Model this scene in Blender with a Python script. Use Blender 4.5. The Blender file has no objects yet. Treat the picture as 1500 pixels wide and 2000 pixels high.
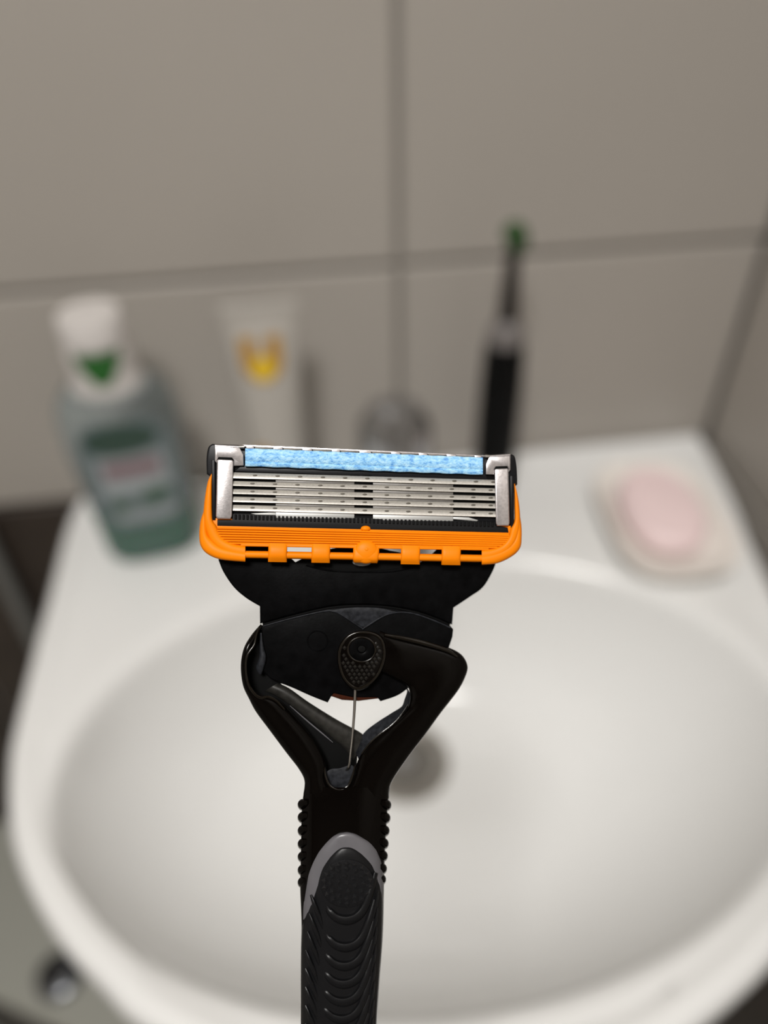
import bpy, math, random
from mathutils import Matrix, Vector
random.seed(7)
SC = bpy.context.scene
COL = SC.collection
PI = math.pi
DECK = 0.85                      # height of the washbasin's top above the floor

# ------------------------------------------------------------------ camera
CAM = Vector((0.0, -0.487, DECK + 0.38))
RX = Vector((0.99155588, -0.12815271, -0.01984474))      # picture right
RY = Vector((0.0995629, 0.65425671, 0.74969019))         # picture up
RZ = Vector((-0.08309128, -0.74533552, 0.66149135))      # towards the viewer
ROT = Matrix((RX, RY, RZ)).transposed().to_4x4()
cd = bpy.data.cameras.new('camera')
cam = bpy.data.objects.new('camera', cd); COL.objects.link(cam)
cam.matrix_world = Matrix.Translation(CAM) @ ROT
cd.sensor_fit = 'HORIZONTAL'; cd.sensor_width = 36.0; cd.lens = 36.0
cd.clip_start = 0.01; cd.clip_end = 20
cd.dof.use_dof = True; cd.dof.focus_distance = 0.1045; cd.dof.aperture_fstop = 8.6
SC.camera = cam

# ------------------------------------------------------------------ world, lamps, exposure
SC.view_settings.view_transform = 'Standard'; SC.view_settings.look = 'None'
SC.view_settings.exposure = 0.0; SC.view_settings.gamma = 1.0
SC.view_settings.use_curve_mapping = False
w = bpy.data.worlds.new('world'); SC.world = w; w.use_nodes = True
w.node_tree.nodes['Background'].inputs[0].default_value = (1.0, 0.97, 0.94, 1)
w.node_tree.nodes['Background'].inputs[1].default_value = 0.05
def area(name, loc, target, size, power, col):
    l = bpy.data.lights.new(name, 'AREA'); l.shape = 'DISK'; l.size = size; l.energy = power; l.color = col
    o = bpy.data.objects.new(name, l); COL.objects.link(o); o.location = loc
    o.rotation_euler = (Vector(target) - Vector(loc)).to_track_quat('-Z', 'Y').to_euler()
    return o
LAMP = (-0.20, -1.00, 2.36)
area('ceiling_lamp_light', (LAMP[0], LAMP[1], LAMP[2] - 0.03), (LAMP[0], LAMP[1], 0), 0.34, 23.3, (1.0, 0.98, 0.95))

# ------------------------------------------------------------------ materials
MATS = {}
def mat(name, col, rough=0.5, metal=0.0, spec=0.5, noise=None, bump=None, trans=0.0, coat=0.0, emit=None, ior=1.45, alpha=1.0):
    """noise = (scale, amount): colour mottling; bump = (scale, strength, distance)"""
    m = bpy.data.materials.new(name); m.use_nodes = True; MATS[name] = m
    nt = m.node_tree; b = nt.nodes['Principled BSDF']
    b.inputs['Base Color'].default_value = (*col, 1); b.inputs['Roughness'].default_value = rough
    b.inputs['Metallic'].default_value = metal; b.inputs['Specular IOR Level'].default_value = spec
    b.inputs['Transmission Weight'].default_value = trans; b.inputs['Coat Weight'].default_value = coat
    b.inputs['IOR'].default_value = ior; b.inputs['Alpha'].default_value = alpha
    if emit:
        b.inputs['Emission Color'].default_value = (*emit[0], 1); b.inputs['Emission Strength'].default_value = emit[1]
    tc = nt.nodes.new('ShaderNodeTexCoord')
    if noise:
        n = nt.nodes.new('ShaderNodeTexNoise'); n.inputs['Scale'].default_value = noise[0]; n.inputs['Detail'].default_value = 4
        nt.links.new(tc.outputs['Object'], n.inputs['Vector'])
        r = nt.nodes.new('ShaderNodeMapRange'); r.inputs['From Min'].default_value = .3; r.inputs['From Max'].default_value = .7
        r.inputs['To Min'].default_value = 1 - noise[1]; r.inputs['To Max'].default_value = 1 + noise[1]
        nt.links.new(n.outputs['Fac'], r.inputs['Value'])
        h = nt.nodes.new('ShaderNodeHueSaturation'); h.inputs['Color'].default_value = (*col, 1)
        nt.links.new(r.outputs['Result'], h.inputs['Value']); nt.links.new(h.outputs['Color'], b.inputs['Base Color'])
    if bump:
        n = nt.nodes.new('ShaderNodeTexNoise'); n.inputs['Scale'].default_value = bump[0]; n.inputs['Detail'].default_value = 5
        nt.links.new(tc.outputs['Object'], n.inputs['Vector'])
        k = nt.nodes.new('ShaderNodeBump'); k.inputs['Strength'].default_value = bump[1]; k.inputs['Distance'].default_value = bump[2]
        nt.links.new(n.outputs['Fac'], k.inputs['Height']); nt.links.new(k.outputs['Normal'], b.inputs['Normal'])
    return m
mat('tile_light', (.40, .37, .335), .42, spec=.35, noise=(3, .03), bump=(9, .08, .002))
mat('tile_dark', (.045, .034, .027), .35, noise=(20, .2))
mat('grout', (.27, .25, .225), .9)
mat('grout_dark', (.10, .085, .07), .9)
mat('floor_tile', (.30, .29, .26), .4, noise=(14, .12))
mat('plaster_dim', (.22, .19, .165), .8)
mat('plaster', (.62, .59, .55), .9)
mat('ceramic', (.79, .79, .78), .13, spec=.5)
mat('ceramic_cream', (.84, .80, .75), .25)
mat('soap', (.88, .70, .70), .45, noise=(30, .03))
mat('chrome', (.50, .51, .53), .10, metal=1)
mat('steel_dull', (.42, .40, .37), .38, metal=1)
mat('drain_dark', (.14, .13, .115), .5)
mat('bottle_plastic', (.68, .77, .80), .10, trans=.91, ior=1.12)
mat('mouthwash', (.008, .10, .042), .25)
mat('label_green', (.03, .06, .045), .4)
mat('label_white', (.29, .32, .33), .4)
mat('label_blue', (.13, .165, .175), .4)
mat('label_red', (.20, .125, .14), .4)
mat('leaf_green', (.02, .07, .035), .4)
mat('cap_white', (.62, .59, .57), .35)
mat('cap_green', (.02, .12, .02), .4)
mat('tube_white', (.43, .405, .37), .35)
mat('mark_orange', (.42, .22, .02), .4)
mat('mark_yellow', (.75, .50, .03), .4)
mat('brush_black', (.004, .004, .004), .45, spec=.1)
mat('brush_grey', (.17, .155, .15), .4)
mat('brush_neck', (.018, .014, .012), .4)
mat('bristle_green', (.04, .095, .03), .7)
mat('button_steel', (.14, .145, .155), .30, metal=1)
mat('bin_grey', (.36, .36, .32), .4)
mat('bin_dark', (.05, .045, .04), .5)
mat('pipe_grey', (.17, .17, .16), .4)
mat('lamp_glass', (.9, .88, .85), .4, emit=((1.0, .93, .85), 4.0))
# razor
mat('gloss_black', (.0018, .0013, .001), .11, spec=.14, bump=(900, .06, .0002))
mat('stud_black', (.035, .032, .028), .25, spec=.6)  # paler than the cap: the studs' glints are put into the colour
mat('highlight_black', (.005, .0035, .002), .17, spec=.5, bump=(1500, .15, .0001))  # warm highlights of rims and ridges put into a browner, shinier black
mat('rubber_stud', (.012, .012, .0128), .28, spec=.5)
mat('smoky_red', (.035, .007, .002), .25)
mat('matte_black', (.002, .002, .0022), .36, spec=.04, noise=(600, .4), bump=(2500, .12, .0001))
mat('dusty_black', (.016, .017, .02), .5, spec=.12, noise=(1500, .5), bump=(2500, .2, .0001))
mat('bar_grey', (.018, .017, .015), .38, spec=.3, noise=(1200, .35))
mat('rubber', (.006, .006, .0066), .34, spec=.2, bump=(3000, .15, .00005))
mat('inlay_grey', (.10, .097, .105), .33, spec=.5, noise=(300, .08))
mat('orange', (.80, .205, .001), .45, spec=.15, noise=(200, .05))
mat('blade_steel', (.60, .575, .53), .34, metal=.65, noise=(4000, .10), bump=(9000, .1, .00003))
mat('blade_foil', (.22, .21, .20), .36, metal=.8, noise=(900, .1))
mat('foil_pale', (.40, .40, .39), .45, metal=.6)
mat('weld', (.09, .08, .065), .5, metal=.5)
mat('clip_metal', (.52, .49, .49), .30, metal=.8, noise=(2600, .13), bump=(6000, .2, .00004))
mat('housing_black', (.006, .006, .007), .36, spec=.15)
mat('guard_rubber', (.008, .008, .0085), .5, spec=.12)
mat('void_black', (.002, .002, .002), .7, spec=.1)  # flat black put in for the dark inside holes, slots and gaps
mat('wire_steel', (.36, .34, .31), .3, metal=1)
mat('clear_plastic', (.42, .43, .44), .25, trans=.3)
def strip_mat():
    m = mat('strip_blue', (.33, .60, .86), .6, bump=(5200, .9, .00012))
    nt = m.node_tree; b = nt.nodes['Principled BSDF']; tc = nt.nodes['Texture Coordinate']
    mp = nt.nodes.new('ShaderNodeMapping'); mp.inputs['Scale'].default_value = (1, 1.7, 1)
    n = nt.nodes.new('ShaderNodeTexNoise'); n.inputs['Scale'].default_value = 1350; n.inputs['Detail'].default_value = 6; n.inputs['Roughness'].default_value = .65
    r = nt.nodes.new('ShaderNodeValToRGB'); e = r.color_ramp.elements
    e[0].position = .33; e[0].color = (.07, .25, .62, 1); e[1].position = .62; e[1].color = (.43, .70, .90, 1)
    x = e.new(.46); x.color = (.24, .52, .82, 1)
    nt.links.new(tc.outputs['Object'], mp.inputs['Vector']); nt.links.new(mp.outputs['Vector'], n.inputs['Vector'])
    nt.links.new(n.outputs['Fac'], r.inputs['Fac']); nt.links.new(r.outputs['Color'], b.inputs['Base Color'])
strip_mat()

# ------------------------------------------------------------------ helpers
def link_mesh(name, me, m, parent=None, smooth=True):
    if m: me.materials.append(MATS[m])
    if smooth:
        for p in me.polygons: p.use_smooth = True
    o = bpy.data.objects.new(name, me); COL.objects.link(o)
    if parent is not None: o.parent = parent
    return o
def make(name, vf, m, parent=None, smooth=True, auto=None):
    me = bpy.data.meshes.new(name); me.from_pydata([tuple(v) for v in vf[0]], [], vf[1]); me.validate(); me.update()
    import bmesh
    bm = bmesh.new(); bm.from_mesh(me); bmesh.ops.recalc_face_normals(bm, faces=bm.faces)
    if smooth:
        a = math.radians(auto if auto else 40)
        for e in bm.edges:
            if len(e.link_faces) == 2 and e.calc_face_angle(0) > a: e.smooth = False
    bm.to_mesh(me); bm.free()
    return link_mesh(name, me, m, parent, smooth)
def copy_part(src, parent, mw=None, loc=None):
    c = src.copy(); COL.objects.link(c); c.parent = parent
    if loc is not None: c.location = loc
    return c
def tag(o, label=None, cat=None, group=None, kind=None):
    if label: o['label'] = label
    if cat: o['category'] = cat
    if group: o['group'] = group
    if kind: o['kind'] = kind
    return o
def empty(name, loc=(0, 0, 0), rz=0):
    o = bpy.data.objects.new(name, None); COL.objects.link(o); o.empty_display_size = .02
    o.location = loc; o.rotation_euler = (0, 0, rz); return o
def join(*parts):
    V, F = [], []
    for v, f in parts:
        n = len(V); V += list(v); F += [tuple(i + n for i in q) for q in f]
    return V, F
def loft(rings, cap0=True, cap1=True, closed=True):
    n = len(rings[0]); V = [p for r in rings for p in r]; F = []
    for i in range(len(rings) - 1):
        for j in range(n if closed else n - 1):
            k = (j + 1) % n
            F.append((i*n + j, i*n + k, (i+1)*n + k, (i+1)*n + j))
    if cap0: F.append(tuple(range(n - 1, -1, -1)))
    if cap1: F.append(tuple((len(rings)-1)*n + j for j in range(n)))
    return V, F
def lathe(prof, seg=32, c=(0, 0)):
    return loft([[(c[0] + r*math.cos(2*PI*j/seg), c[1] + r*math.sin(2*PI*j/seg), z) for j in range(seg)] for r, z in prof])
def box(x0, x1, y0, y1, z0, z1, b=0.0):
    if b <= 0:
        V = [(x, y, z) for z in (z0, z1) for x, y in ((x0, y0), (x1, y0), (x1, y1), (x0, y1))]
        return V, [(3, 2, 1, 0), (4, 5, 6, 7), (0, 1, 5, 4), (1, 2, 6, 5), (2, 3, 7, 6), (3, 0, 4, 7)]
    def r(i, z): return [(x0+i, y0+i, z), (x1-i, y0+i, z), (x1-i, y1-i, z), (x0+i, y1-i, z)]
    return loft([r(b, z0), r(0, z0 + b), r(0, z1 - b), r(b, z1)])
def sup(c, a, b, z, e=2.0, n=40, rot=0.0):
    out = []
    for j in range(n):
        t = 2*PI*j/n; x = math.copysign(abs(math.cos(t))**(2/e), math.cos(t))*a; y = math.copysign(abs(math.sin(t))**(2/e), math.sin(t))*b
        out.append((c[0] + x*math.cos(rot) - y*math.sin(rot), c[1] + x*math.sin(rot) + y*math.cos(rot), z))
    return out
def catmull(P, n=6, closed=False):
    out = []; N = len(P)
    rng = range(N) if closed else range(N - 1)
    for i in rng:
        g = (lambda k: P[k % N]) if closed else (lambda k: P[min(max(k, 0), N - 1)])
        p0, p1, p2, p3 = g(i-1), g(i), g(i+1), g(i+2)
        for s in range(n):
            t = s/n
            out.append(tuple(.5*((2*b) + (-a + c)*t + (2*a - 5*b + 4*c - d)*t*t + (-a + 3*b - 3*c + d)*t**3) for a, b, c, d in zip(p0, p1, p2, p3)))
    if not closed: out.append(tuple(P[-1]))
    return out

# ------------------------------------------------------------------ the room
X_L, X_R, Y_F, Z_C = -1.45, 0.328, -2.2, 2.45
Z0 = DECK
def struct(name, vf, m, label=None, **k):
    o = make(name, vf, m, **k); o['kind'] = 'structure'
    if label: o['label'] = label
    return o
floor = struct('floor', box(X_L, X_R, Y_F, 0, -.05, 0), 'grout_dark', 'pale grey tiled bathroom floor', smooth=False)
struct('ceiling', box(X_L, X_R, Y_F, 0, Z_C, Z_C + .05), 'plaster', smooth=False)
wall_back = struct('wall_back', box(X_L, X_R, .006, .06, 0, Z_C), 'grout', 'glossy beige tiled wall behind the washbasin', smooth=False)
wall_right = struct('wall_right', box(X_R + .006, X_R + .06, Y_F, .06, 0, Z_C), 'grout', 'beige tiled side wall at the right', smooth=False)
struct('wall_left', box(X_L - .06, X_L, Y_F, .06, 0, Z_C), 'plaster', smooth=False)
struct('wall_front', box(X_L, X_R, Y_F - .06, Y_F, 0, Z_C), 'plaster_dim', smooth=False)  # unseen wall, darkened so the razor's black parts reflect less light
rows = [(Z0 - .008, Z0 + .165)] + [(Z0 + .165 + .25*k, Z0 + .165 + .25*(k+1)) for k in range(6)]
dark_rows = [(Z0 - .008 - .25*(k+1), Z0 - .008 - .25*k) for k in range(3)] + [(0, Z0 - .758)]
G = .0022
MESH = {}
def tile(parent, axis, u0, u1, z0, z1, m):
    key = (axis, round(u1 - u0, 4), round(z1 - z0, 4), m)
    if key not in MESH:
        W, Hh = u1 - u0, z1 - z0
        if axis == 'x':
            vf = loft([[(G, .006, G), (W-G, .006, G), (W-G, .006, Hh-G), (G, .006, Hh-G)],
                       [(G, .0015, G), (W-G, .0015, G), (W-G, .0015, Hh-G), (G, .0015, Hh-G)],
                       [(G+.0015, 0, G+.0015), (W-G-.0015, 0, G+.0015), (W-G-.0015, 0, Hh-G-.0015), (G+.0015, 0, Hh-G-.0015)]])
        else:
            vf = loft([[(.006, G, G), (.006, W-G, G), (.006, W-G, Hh-G), (.006, G, Hh-G)],
                       [(.0015, G, G), (.0015, W-G, G), (.0015, W-G, Hh-G), (.0015, G, Hh-G)],
                       [(0, G+.0015, G+.0015), (0, W-G-.0015, G+.0015), (0, W-G-.0015, Hh-G-.0015), (0, G+.0015, Hh-G-.0015)]])
        o = make('tile', vf, m, parent, smooth=False); MESH[key] = o
    else:
        o = copy_part(MESH[key], parent)
    o.location = (u0, 0, z0) if axis == 'x' else (X_R, u0, z0)
    return o
xs = [X_R] + [.069 - .4*k for k in range(4)] + [X_L]
ys = [0 - .4*k for k in range(6)] + [Y_F]
sill = (Z0 - .258, Z0 - .008)
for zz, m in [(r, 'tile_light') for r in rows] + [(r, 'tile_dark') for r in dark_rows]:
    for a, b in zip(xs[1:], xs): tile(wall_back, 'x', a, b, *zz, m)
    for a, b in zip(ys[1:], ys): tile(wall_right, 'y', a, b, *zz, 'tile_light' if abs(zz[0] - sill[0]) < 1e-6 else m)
ft = None
for i in range(6):
    for j in range(7):
        x1 = X_R - .296*i; y1 = -.31*j
        if ft is None:
            ft = make('tile', box(-.294, -.002, -.308, -.002, 0, .005, .0015), 'floor_tile', floor, smooth=False); o = ft
        else: o = copy_part(ft, floor)
        o.location = (x1, y1, 0)

# ------------------------------------------------------------------ lamp on the ceiling
lp = tag(empty('ceiling_lamp', (LAMP[0], LAMP[1], Z_C)), 'round white ceiling lamp above and behind the viewer', 'lamp')
make('lamp_base', lathe([(.02, 0), (.20, 0), (.20, -.02), (.19, -.028)], 40), 'cap_white', lp)
make('lamp_shade', lathe([(.185, -.028), (.183, -.045), (.14, -.058), (.03, -.062)], 40), 'lamp_glass', lp)

# ------------------------------------------------------------------ washbasin
OUT = [(-.183, .487), (-.1885, .45), (-.1885, .38), (-.188, .28), (-.185, .248), (-.176, .212), (-.162, .184), (-.141, .155), (-.119, .133), (-.099, .115),
       (-.05, .088), (0, .073), (.05, .068), (.1, .072), (.13, .079), (.179, .100), (.22, .128), (.25, .158), (.272, .195), (.285, .24), (.298, .336), (.312, .41), (.322, .487)]
OUT = catmull(OUT, 5) + [(.318 - .05*k, .487) for k in range(1, 10)]
EC, EA, EB = (.050, .237), .207, .137            # the bowl's oval edge
DC = (.044, .297)                               # the drain
def outline_at(t):
    d = (math.cos(t), math.sin(t)); best = 1.0; N = len(OUT)
    for i in range(N):
        (x1, y1), (x2, y2) = OUT[i], OUT[(i+1) % N]
        ax, ay = x1 - EC[0], y1 - EC[1]; ex, ey = x2 - x1, y2 - y1
        det = d[0]*(-ey) + ex*d[1]
        if abs(det) < 1e-12: continue
        s = (ax*(-ey) + ex*ay)/det; u = (d[0]*ay - d[1]*ax)/det
        if s > 0 and -1e-6 <= u <= 1.000001: best = s
    return best
NS = 160
TH = [2*PI*j/NS for j in range(NS)]
RO = [outline_at(t) for t in TH]
RE = [EA*EB/math.hypot(EB*math.cos(t), EA*math.sin(t)) for t in TH]
def ring_out(inset, z, f=None):
    return [(EC[0] + (RO[j]*(f or 1) - inset)*math.cos(TH[j]), EC[1] - .487 + (RO[j]*(f or 1) - inset)*math.sin(TH[j]), z) for j in range(NS)]
def ring_lip(off, z):
    return [(EC[0] + (RE[j] + off)*math.cos(TH[j]), EC[1] - .487 + (RE[j] + off)*math.sin(TH[j]), z) for j in range(NS)]
def ring_bowl(s, z):
    c = (DC[0] + (EC[0] - DC[0])*s**1.3, DC[1] + (EC[1] - DC[1])*s**1.3)
    out = []
    for j in range(NS):
        r0 = .030; rx = r0 + (RE[j] - r0)*s
        out.append((c[0] + rx*math.cos(TH[j]), c[1] - .487 + rx*math.sin(TH[j]), z))
    return out
def mixed(f, z):          # between lip and outer border
    return [(EC[0] + (RE[j] + .012 + (max(RO[j] - .022, RE[j] + .0125) - RE[j] - .012)*f)*math.cos(TH[j]),
             EC[1] - .487 + (RE[j] + .012 + (max(RO[j] - .022, RE[j] + .0125) - RE[j] - .012)*f)*math.sin(TH[j]), z) for j in range(NS)]
rings = []
D = .124
for k in range(15):
    s = k/14*.985
    rings.append(ring_bowl(s, -.004 - D*(1 - s**3.6)**.85))
rings += [ring_lip(-.001, -.006), ring_lip(.002, -.0018), ring_lip(.006, 0), ring_lip(.012, 0)]
rings += [mixed(.5, -.001), mixed(1, -.001)]
rings += [ring_out(.018, 0), ring_out(.012, .003), ring_out(.007, .003), ring_out(.003, 0), ring_out(.0005, -.005), ring_out(0, -.012),
          ring_out(.001, -.045), ring_out(.006, -.058), ring_out(.02, -.065)]
RB = [[(DC[0] + (p[0] - DC[0])*f, (DC[1] - .487) + (p[1] - DC[1] + .487)*f, z) for p in rings[-1]] for f, z in ((.85, -.09), (.6, -.135), (.3, -.155), (.24, -.2))]
rings += RB
SINK = empty('washbasin', (0, 0, Z0)); SINK.location = (0, 0, Z0)
tag(SINK, 'white oval-bowled ceramic washbasin mounted against the tiled wall', 'washbasin')
make('basin', loft(rings, cap0=False, cap1=True), 'ceramic', SINK)
# drain fitting
zb = -.004 - D
cx, cy = DC[0], DC[1] - .487
make('drain_ring', lathe([(.0215, zb - .012), (.0225, zb + .0005), (.026, zb + .003), (.0315, zb + .0025), (.0335, zb - .001)], 40, (cx, cy)), 'steel_dull', SINK)
dc = make('drain_cup', lathe([(.001, zb - .010), (.022, zb - .010), (.0225, zb + .0)], 32, (cx, cy)), 'drain_dark', SINK)
cr = []
for k in range(3):
    a = PI*k/3; c_, s_ = math.cos(a), math.sin(a)
    V, F = box(-.021, .021, -.0022, .0022, zb - .006, zb - .002)
    cr.append(([(cx + x*c_ - y*s_, cy + x*s_ + y*c_, z) for x, y, z in V], F))
make('drain_cross', join(*cr), 'steel_dull', SINK, smooth=False)
make('drain_screw', lathe([(.001, zb + .001), (.006, zb + .0005), (.007, zb - .004)], 20, (cx, cy)), 'chrome', SINK)
make('waste_pipe', lathe([(.02, -.2), (.02, -.33), (.035, -.34), (.035, -.40), (.016, -.42), (.016, -.44)], 24, (cx, cy)), 'chrome', SINK)

# ------------------------------------------------------------------ mixer tap
tx, ty = .0545, -.076
TAP = tag(empty('mixer_tap', (tx, ty, Z0)), 'chrome single-lever mixer tap standing at the back of the washbasin', 'tap')
make('tap_body', lathe([(.001, 0), (.027, 0), (.027, .004), (.0235, .008), (.0225, .05), (.0235, .066), (.0235, .070)], 40), 'chrome', TAP)
make('tap_dome', lathe([(.0238, .071), (.0245, .080), (.0235, .092), (.018, .1015), (.009, .105), (.001, .106)], 40), 'chrome', TAP)
sp = [sup((0, 0), .013, .010, 0, 2.5, 24)]
path = [(-.012, .045, .013, .012), (-.04, .052, .0125, .011), (-.07, .050, .0125, .010), (-.092, .044, .012, .009), (-.100, .036, .011, .008)]
make('spout', loft([[(x, y + (.004 if i == 4 else 0), z + yy) for x, yy, _ in sup((0, 0), a, b, 0, 2.4, 24)] for i, (y, z, a, b) in enumerate(path)]), 'chrome', TAP)
make('aerator', lathe([(.009, .020), (.010, .022), (.010, .034)], 24, (0, -.095)), 'steel_dull', TAP)
make('lever', loft([[(x, y, z + yy) for x, yy, _ in sup((0, 0), a, b, 0, 2.6, 20)] for y, z, a, b in ((.004, .097, .009, .004), (-.02, .100, .008, .004), (-.045, .102, .007, .0035), (-.062, .103, .006, .003))]), 'chrome', TAP)

# ------------------------------------------------------------------ soap dish and soap
SD = (.2385, -.112); sr = math.radians(-4)
dish = empty('soap_dish', (SD[0], SD[1], Z0)); tag(dish, 'cream rounded soap dish on the right of the washbasin', 'soap dish')
dprof = [(.030, .045, .0005), (.034, .050, .003), (.0375, .0545, .012), (.042, .0610, .019), (.042, .0610, .0205), (.0395, .0585, .0205), (.035, .052, .016), (.031, .047, .012), (.01, .015, .011)]
make('dish_bowl', loft([sup((0, 0), a, b, z, 3.2, 56, sr) for a, b, z in dprof]), 'ceramic_cream', dish)
sprof = [(.016, .026, 0), (.024, .036, .002), (.0285, .0415, .008), (.0285, .0415, .013), (.026, .039, .018), (.0235, .036, .0195), (.0215, .034, .0188), (.018, .029, .0195), (.01, .016, .0205), (.001, .002, .021)]
so = make('soap_bar', loft([sup((0, 0), a, b, z, 2.3, 48, sr) for a, b, z in sprof]), 'soap')
so.scale = (.97, .99, 1); so.location = (SD[0] - .003, SD[1] - .000, Z0 + .0123); tag(so, 'pink oval bar of soap lying in the cream dish', 'soap')

# ------------------------------------------------------------------ mouthwash bottle
BT = tag(empty('mouthwash_bottle', (-.1195, -.066, Z0), math.radians(8)), 'clear mouthwash bottle with white cap and green liquid, left on the washbasin', 'bottle')
bprof = [(.027, .017, 0, 2.6), (.031, .0205, .003, 2.7), (.0325, .022, .010, 2.8), (.0335, .0225, .04, 2.9), (.0352, .023, .075, 2.9), (.0365, .023, .098, 2.8),
         (.0365, .023, .116, 2.6), (.034, .0225, .129, 2.4), (.028, .020, .138, 2.2), (.0205, .017, .1425, 2.0), (.0155, .0150, .145, 2.0), (.0145, .0145, .150, 2.0)]
def body_at(z):
    for p, q in zip(bprof, bprof[1:]):
        if p[2] <= z <= q[2]:
            t = (z - p[2])/(q[2] - p[2]); return tuple(p[i] + (q[i] - p[i])*t for i in range(4))
    return bprof[-1]
make('bottle_body', loft([sup((0, 0), a, b, z, e, 48) for a, b, z, e in bprof]), 'bottle_plastic', BT)
make('mouthwash', loft([sup((0, 0), body_at(z)[0] - d, body_at(z)[1] - d, z, 2.7, 48) for z, d in ((.0015, .004), (.004, .0012), (.012, .0010), (.022, .0006), (.036, .0004), (.0365, .0012))]), 'mouthwash', BT)
cp = make('cap', lathe([(.0165, .1455), (.0188, .147), (.0188, .166), (.0175, .1675), (.0175, .1705), (.0188, .172), (.0185, .186), (.0172, .1885), (.001, .189)], 36), 'cap_white', BT)
make('cap_collar', loft([sup((0, 0), a, b, z, 2, 36) for a, b, z in ((.0225, .0185, .1365), (.0228, .0190, .1405), (.0205, .0188, .1445), (.0192, .0192, .148), (.0190, .0190, .1665))]), 'cap_white', BT)
def front_patch(c_x, c_z, hw, hz, inside, off=.0006, n=26, m=20):
    """thin patch that follows the bottle's front; inside(u, v) keeps the cells of the printed shape"""
    V, F, idx = [], [], {}
    def P(i, j):
        if (i, j) in idx: return idx[(i, j)]
        u = -1 + 2*i/n; v = -1 + 2*j/m; x = c_x + u*hw; z = c_z + v*hz
        a, b, _, e = body_at(z); q = max(0, 1 - min(1, abs(x/a))**e)**(1/e)
        V.append((x, -b*q - off, z)); idx[(i, j)] = len(V) - 1; return idx[(i, j)]
    for i in range(n):
        for j in range(m):
            if inside(-1 + 2*(i+.5)/n, -1 + 2*(j+.5)/m): F.append((P(i, j), P(i+1, j), P(i+1, j+1), P(i, j+1)))
    return V, F
lb = make('label', front_patch(.001, .082, .0275, .043, lambda u, v: abs(u)**4 + abs(v)**5 < 1), 'label_blue', BT)
make('label_panel', front_patch(.002, .083, .021, .016, lambda u, v: True, .0009), 'label_white', lb)
make('label_oval', front_patch(.000, .1115, .0225, .0115, lambda u, v: u*u + v*v < 1, .0012), 'label_green', lb)
make('label_band', front_patch(.002, .0885, .0175, .0060, lambda u, v: True, .0012), 'label_red', lb)
make('label_leaf', front_patch(.0115, .0635, .0105, .0065, lambda u, v: u*u + (v - .3*u)**2 < 1, .0012), 'leaf_green', lb)
make('label_leaf', front_patch(-.011, .0585, .006, .006, lambda u, v: u*u + v*v < 1, .0012), 'leaf_green', lb)
make('label_foot', front_patch(.004, .0490, .0200, .0038, lambda u, v: True, .0010), 'label_white', lb)
# green shield on the collar's front
V, F = [], []
for i in range(13):
    for j in range(11):
        u = -1 + i/6; v = j/10; wdt = .0145*(1 - .75*(1 - v)**1.5) ; a = u*wdt/.021
        V.append((.0205*math.sin(a), -.0198*math.cos(a) - .0004, .1495 + v*.021))
for i in range(12):
    for j in range(10): F.append((i*11 + j, (i+1)*11 + j, (i+1)*11 + j + 1, i*11 + j + 1))
make('cap_mark', (V, F), 'cap_green', BT)

BT.scale = (1, 1, .955)
# ------------------------------------------------------------------ white tube
TB = tag(empty('toothpaste_tube', (-.024, -.052, Z0), math.radians(3)), 'white toothpaste tube with orange and yellow marks standing before the tiles', 'tube')
make('tube_cap', lathe([(.001, 0), (.0165, 0), (.0175, .002), (.0165, .026), (.015, .028)], 36), 'cap_white', TB)
tprof = [(.012, .012, .028), (.0185, .0180, .033), (.0195, .0178, .05), (.0205, .0155, .09), (.0215, .0115, .125), (.0225, .006, .150), (.023, .0022, .160), (.0232, .0012, .163)]
make('tube_body', loft([sup((0, 0), a, b, z, 2, 40) for a, b, z in tprof]), 'tube_white', TB)
make('tube_crimp', box(-.0235, .0235, -.0016, .0016, .1625, .171, .0006), 'tube_white', TB, smooth=False)
def tube_patch(c_x, c_z, hw, hz, inside, off=.0006, n=26, m=20):
    V, F, idx = [], [], {}
    def P(i, j):
        if (i, j) in idx: return idx[(i, j)]
        u = -1 + 2*i/n; v = -1 + 2*j/m; x = c_x + u*hw; z = c_z + v*hz
        for p, q in zip(tprof, tprof[1:]):
            if p[2] <= z <= q[2]:
                t = (z - p[2])/(q[2] - p[2]); a = p[0] + (q[0] - p[0])*t; b = p[1] + (q[1] - p[1])*t
        V.append((x, -b*math.sqrt(max(0, 1 - min(1, abs(x/a))**2)) - off, z)); idx[(i, j)] = len(V) - 1; return idx[(i, j)]
    for i in range(n):
        for j in range(m):
            if inside(-1 + 2*(i+.5)/n, -1 + 2*(j+.5)/m): F.append((P(i, j), P(i+1, j), P(i+1, j+1), P(i, j+1)))
    return V, F
make('tube_mark', tube_patch(-.0025, .137, .0125, .0145, lambda u, v: (u*u + max(0, -v)**2*1.1 < 1) and not (abs(u) < .33 and v > .15)), 'mark_orange', TB)
make('tube_mark_centre', tube_patch(-.0025, .132, .0065, .0075, lambda u, v: u*u + v*v < 1, .0010), 'mark_yellow', TB)['label'] = 'yellow centre of the orange mark'
make('tube_mark', tube_patch(-.0105, .066, .0055, .009, lambda u, v: u*u + v*v < 1), 'mark_orange', TB)

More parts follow.
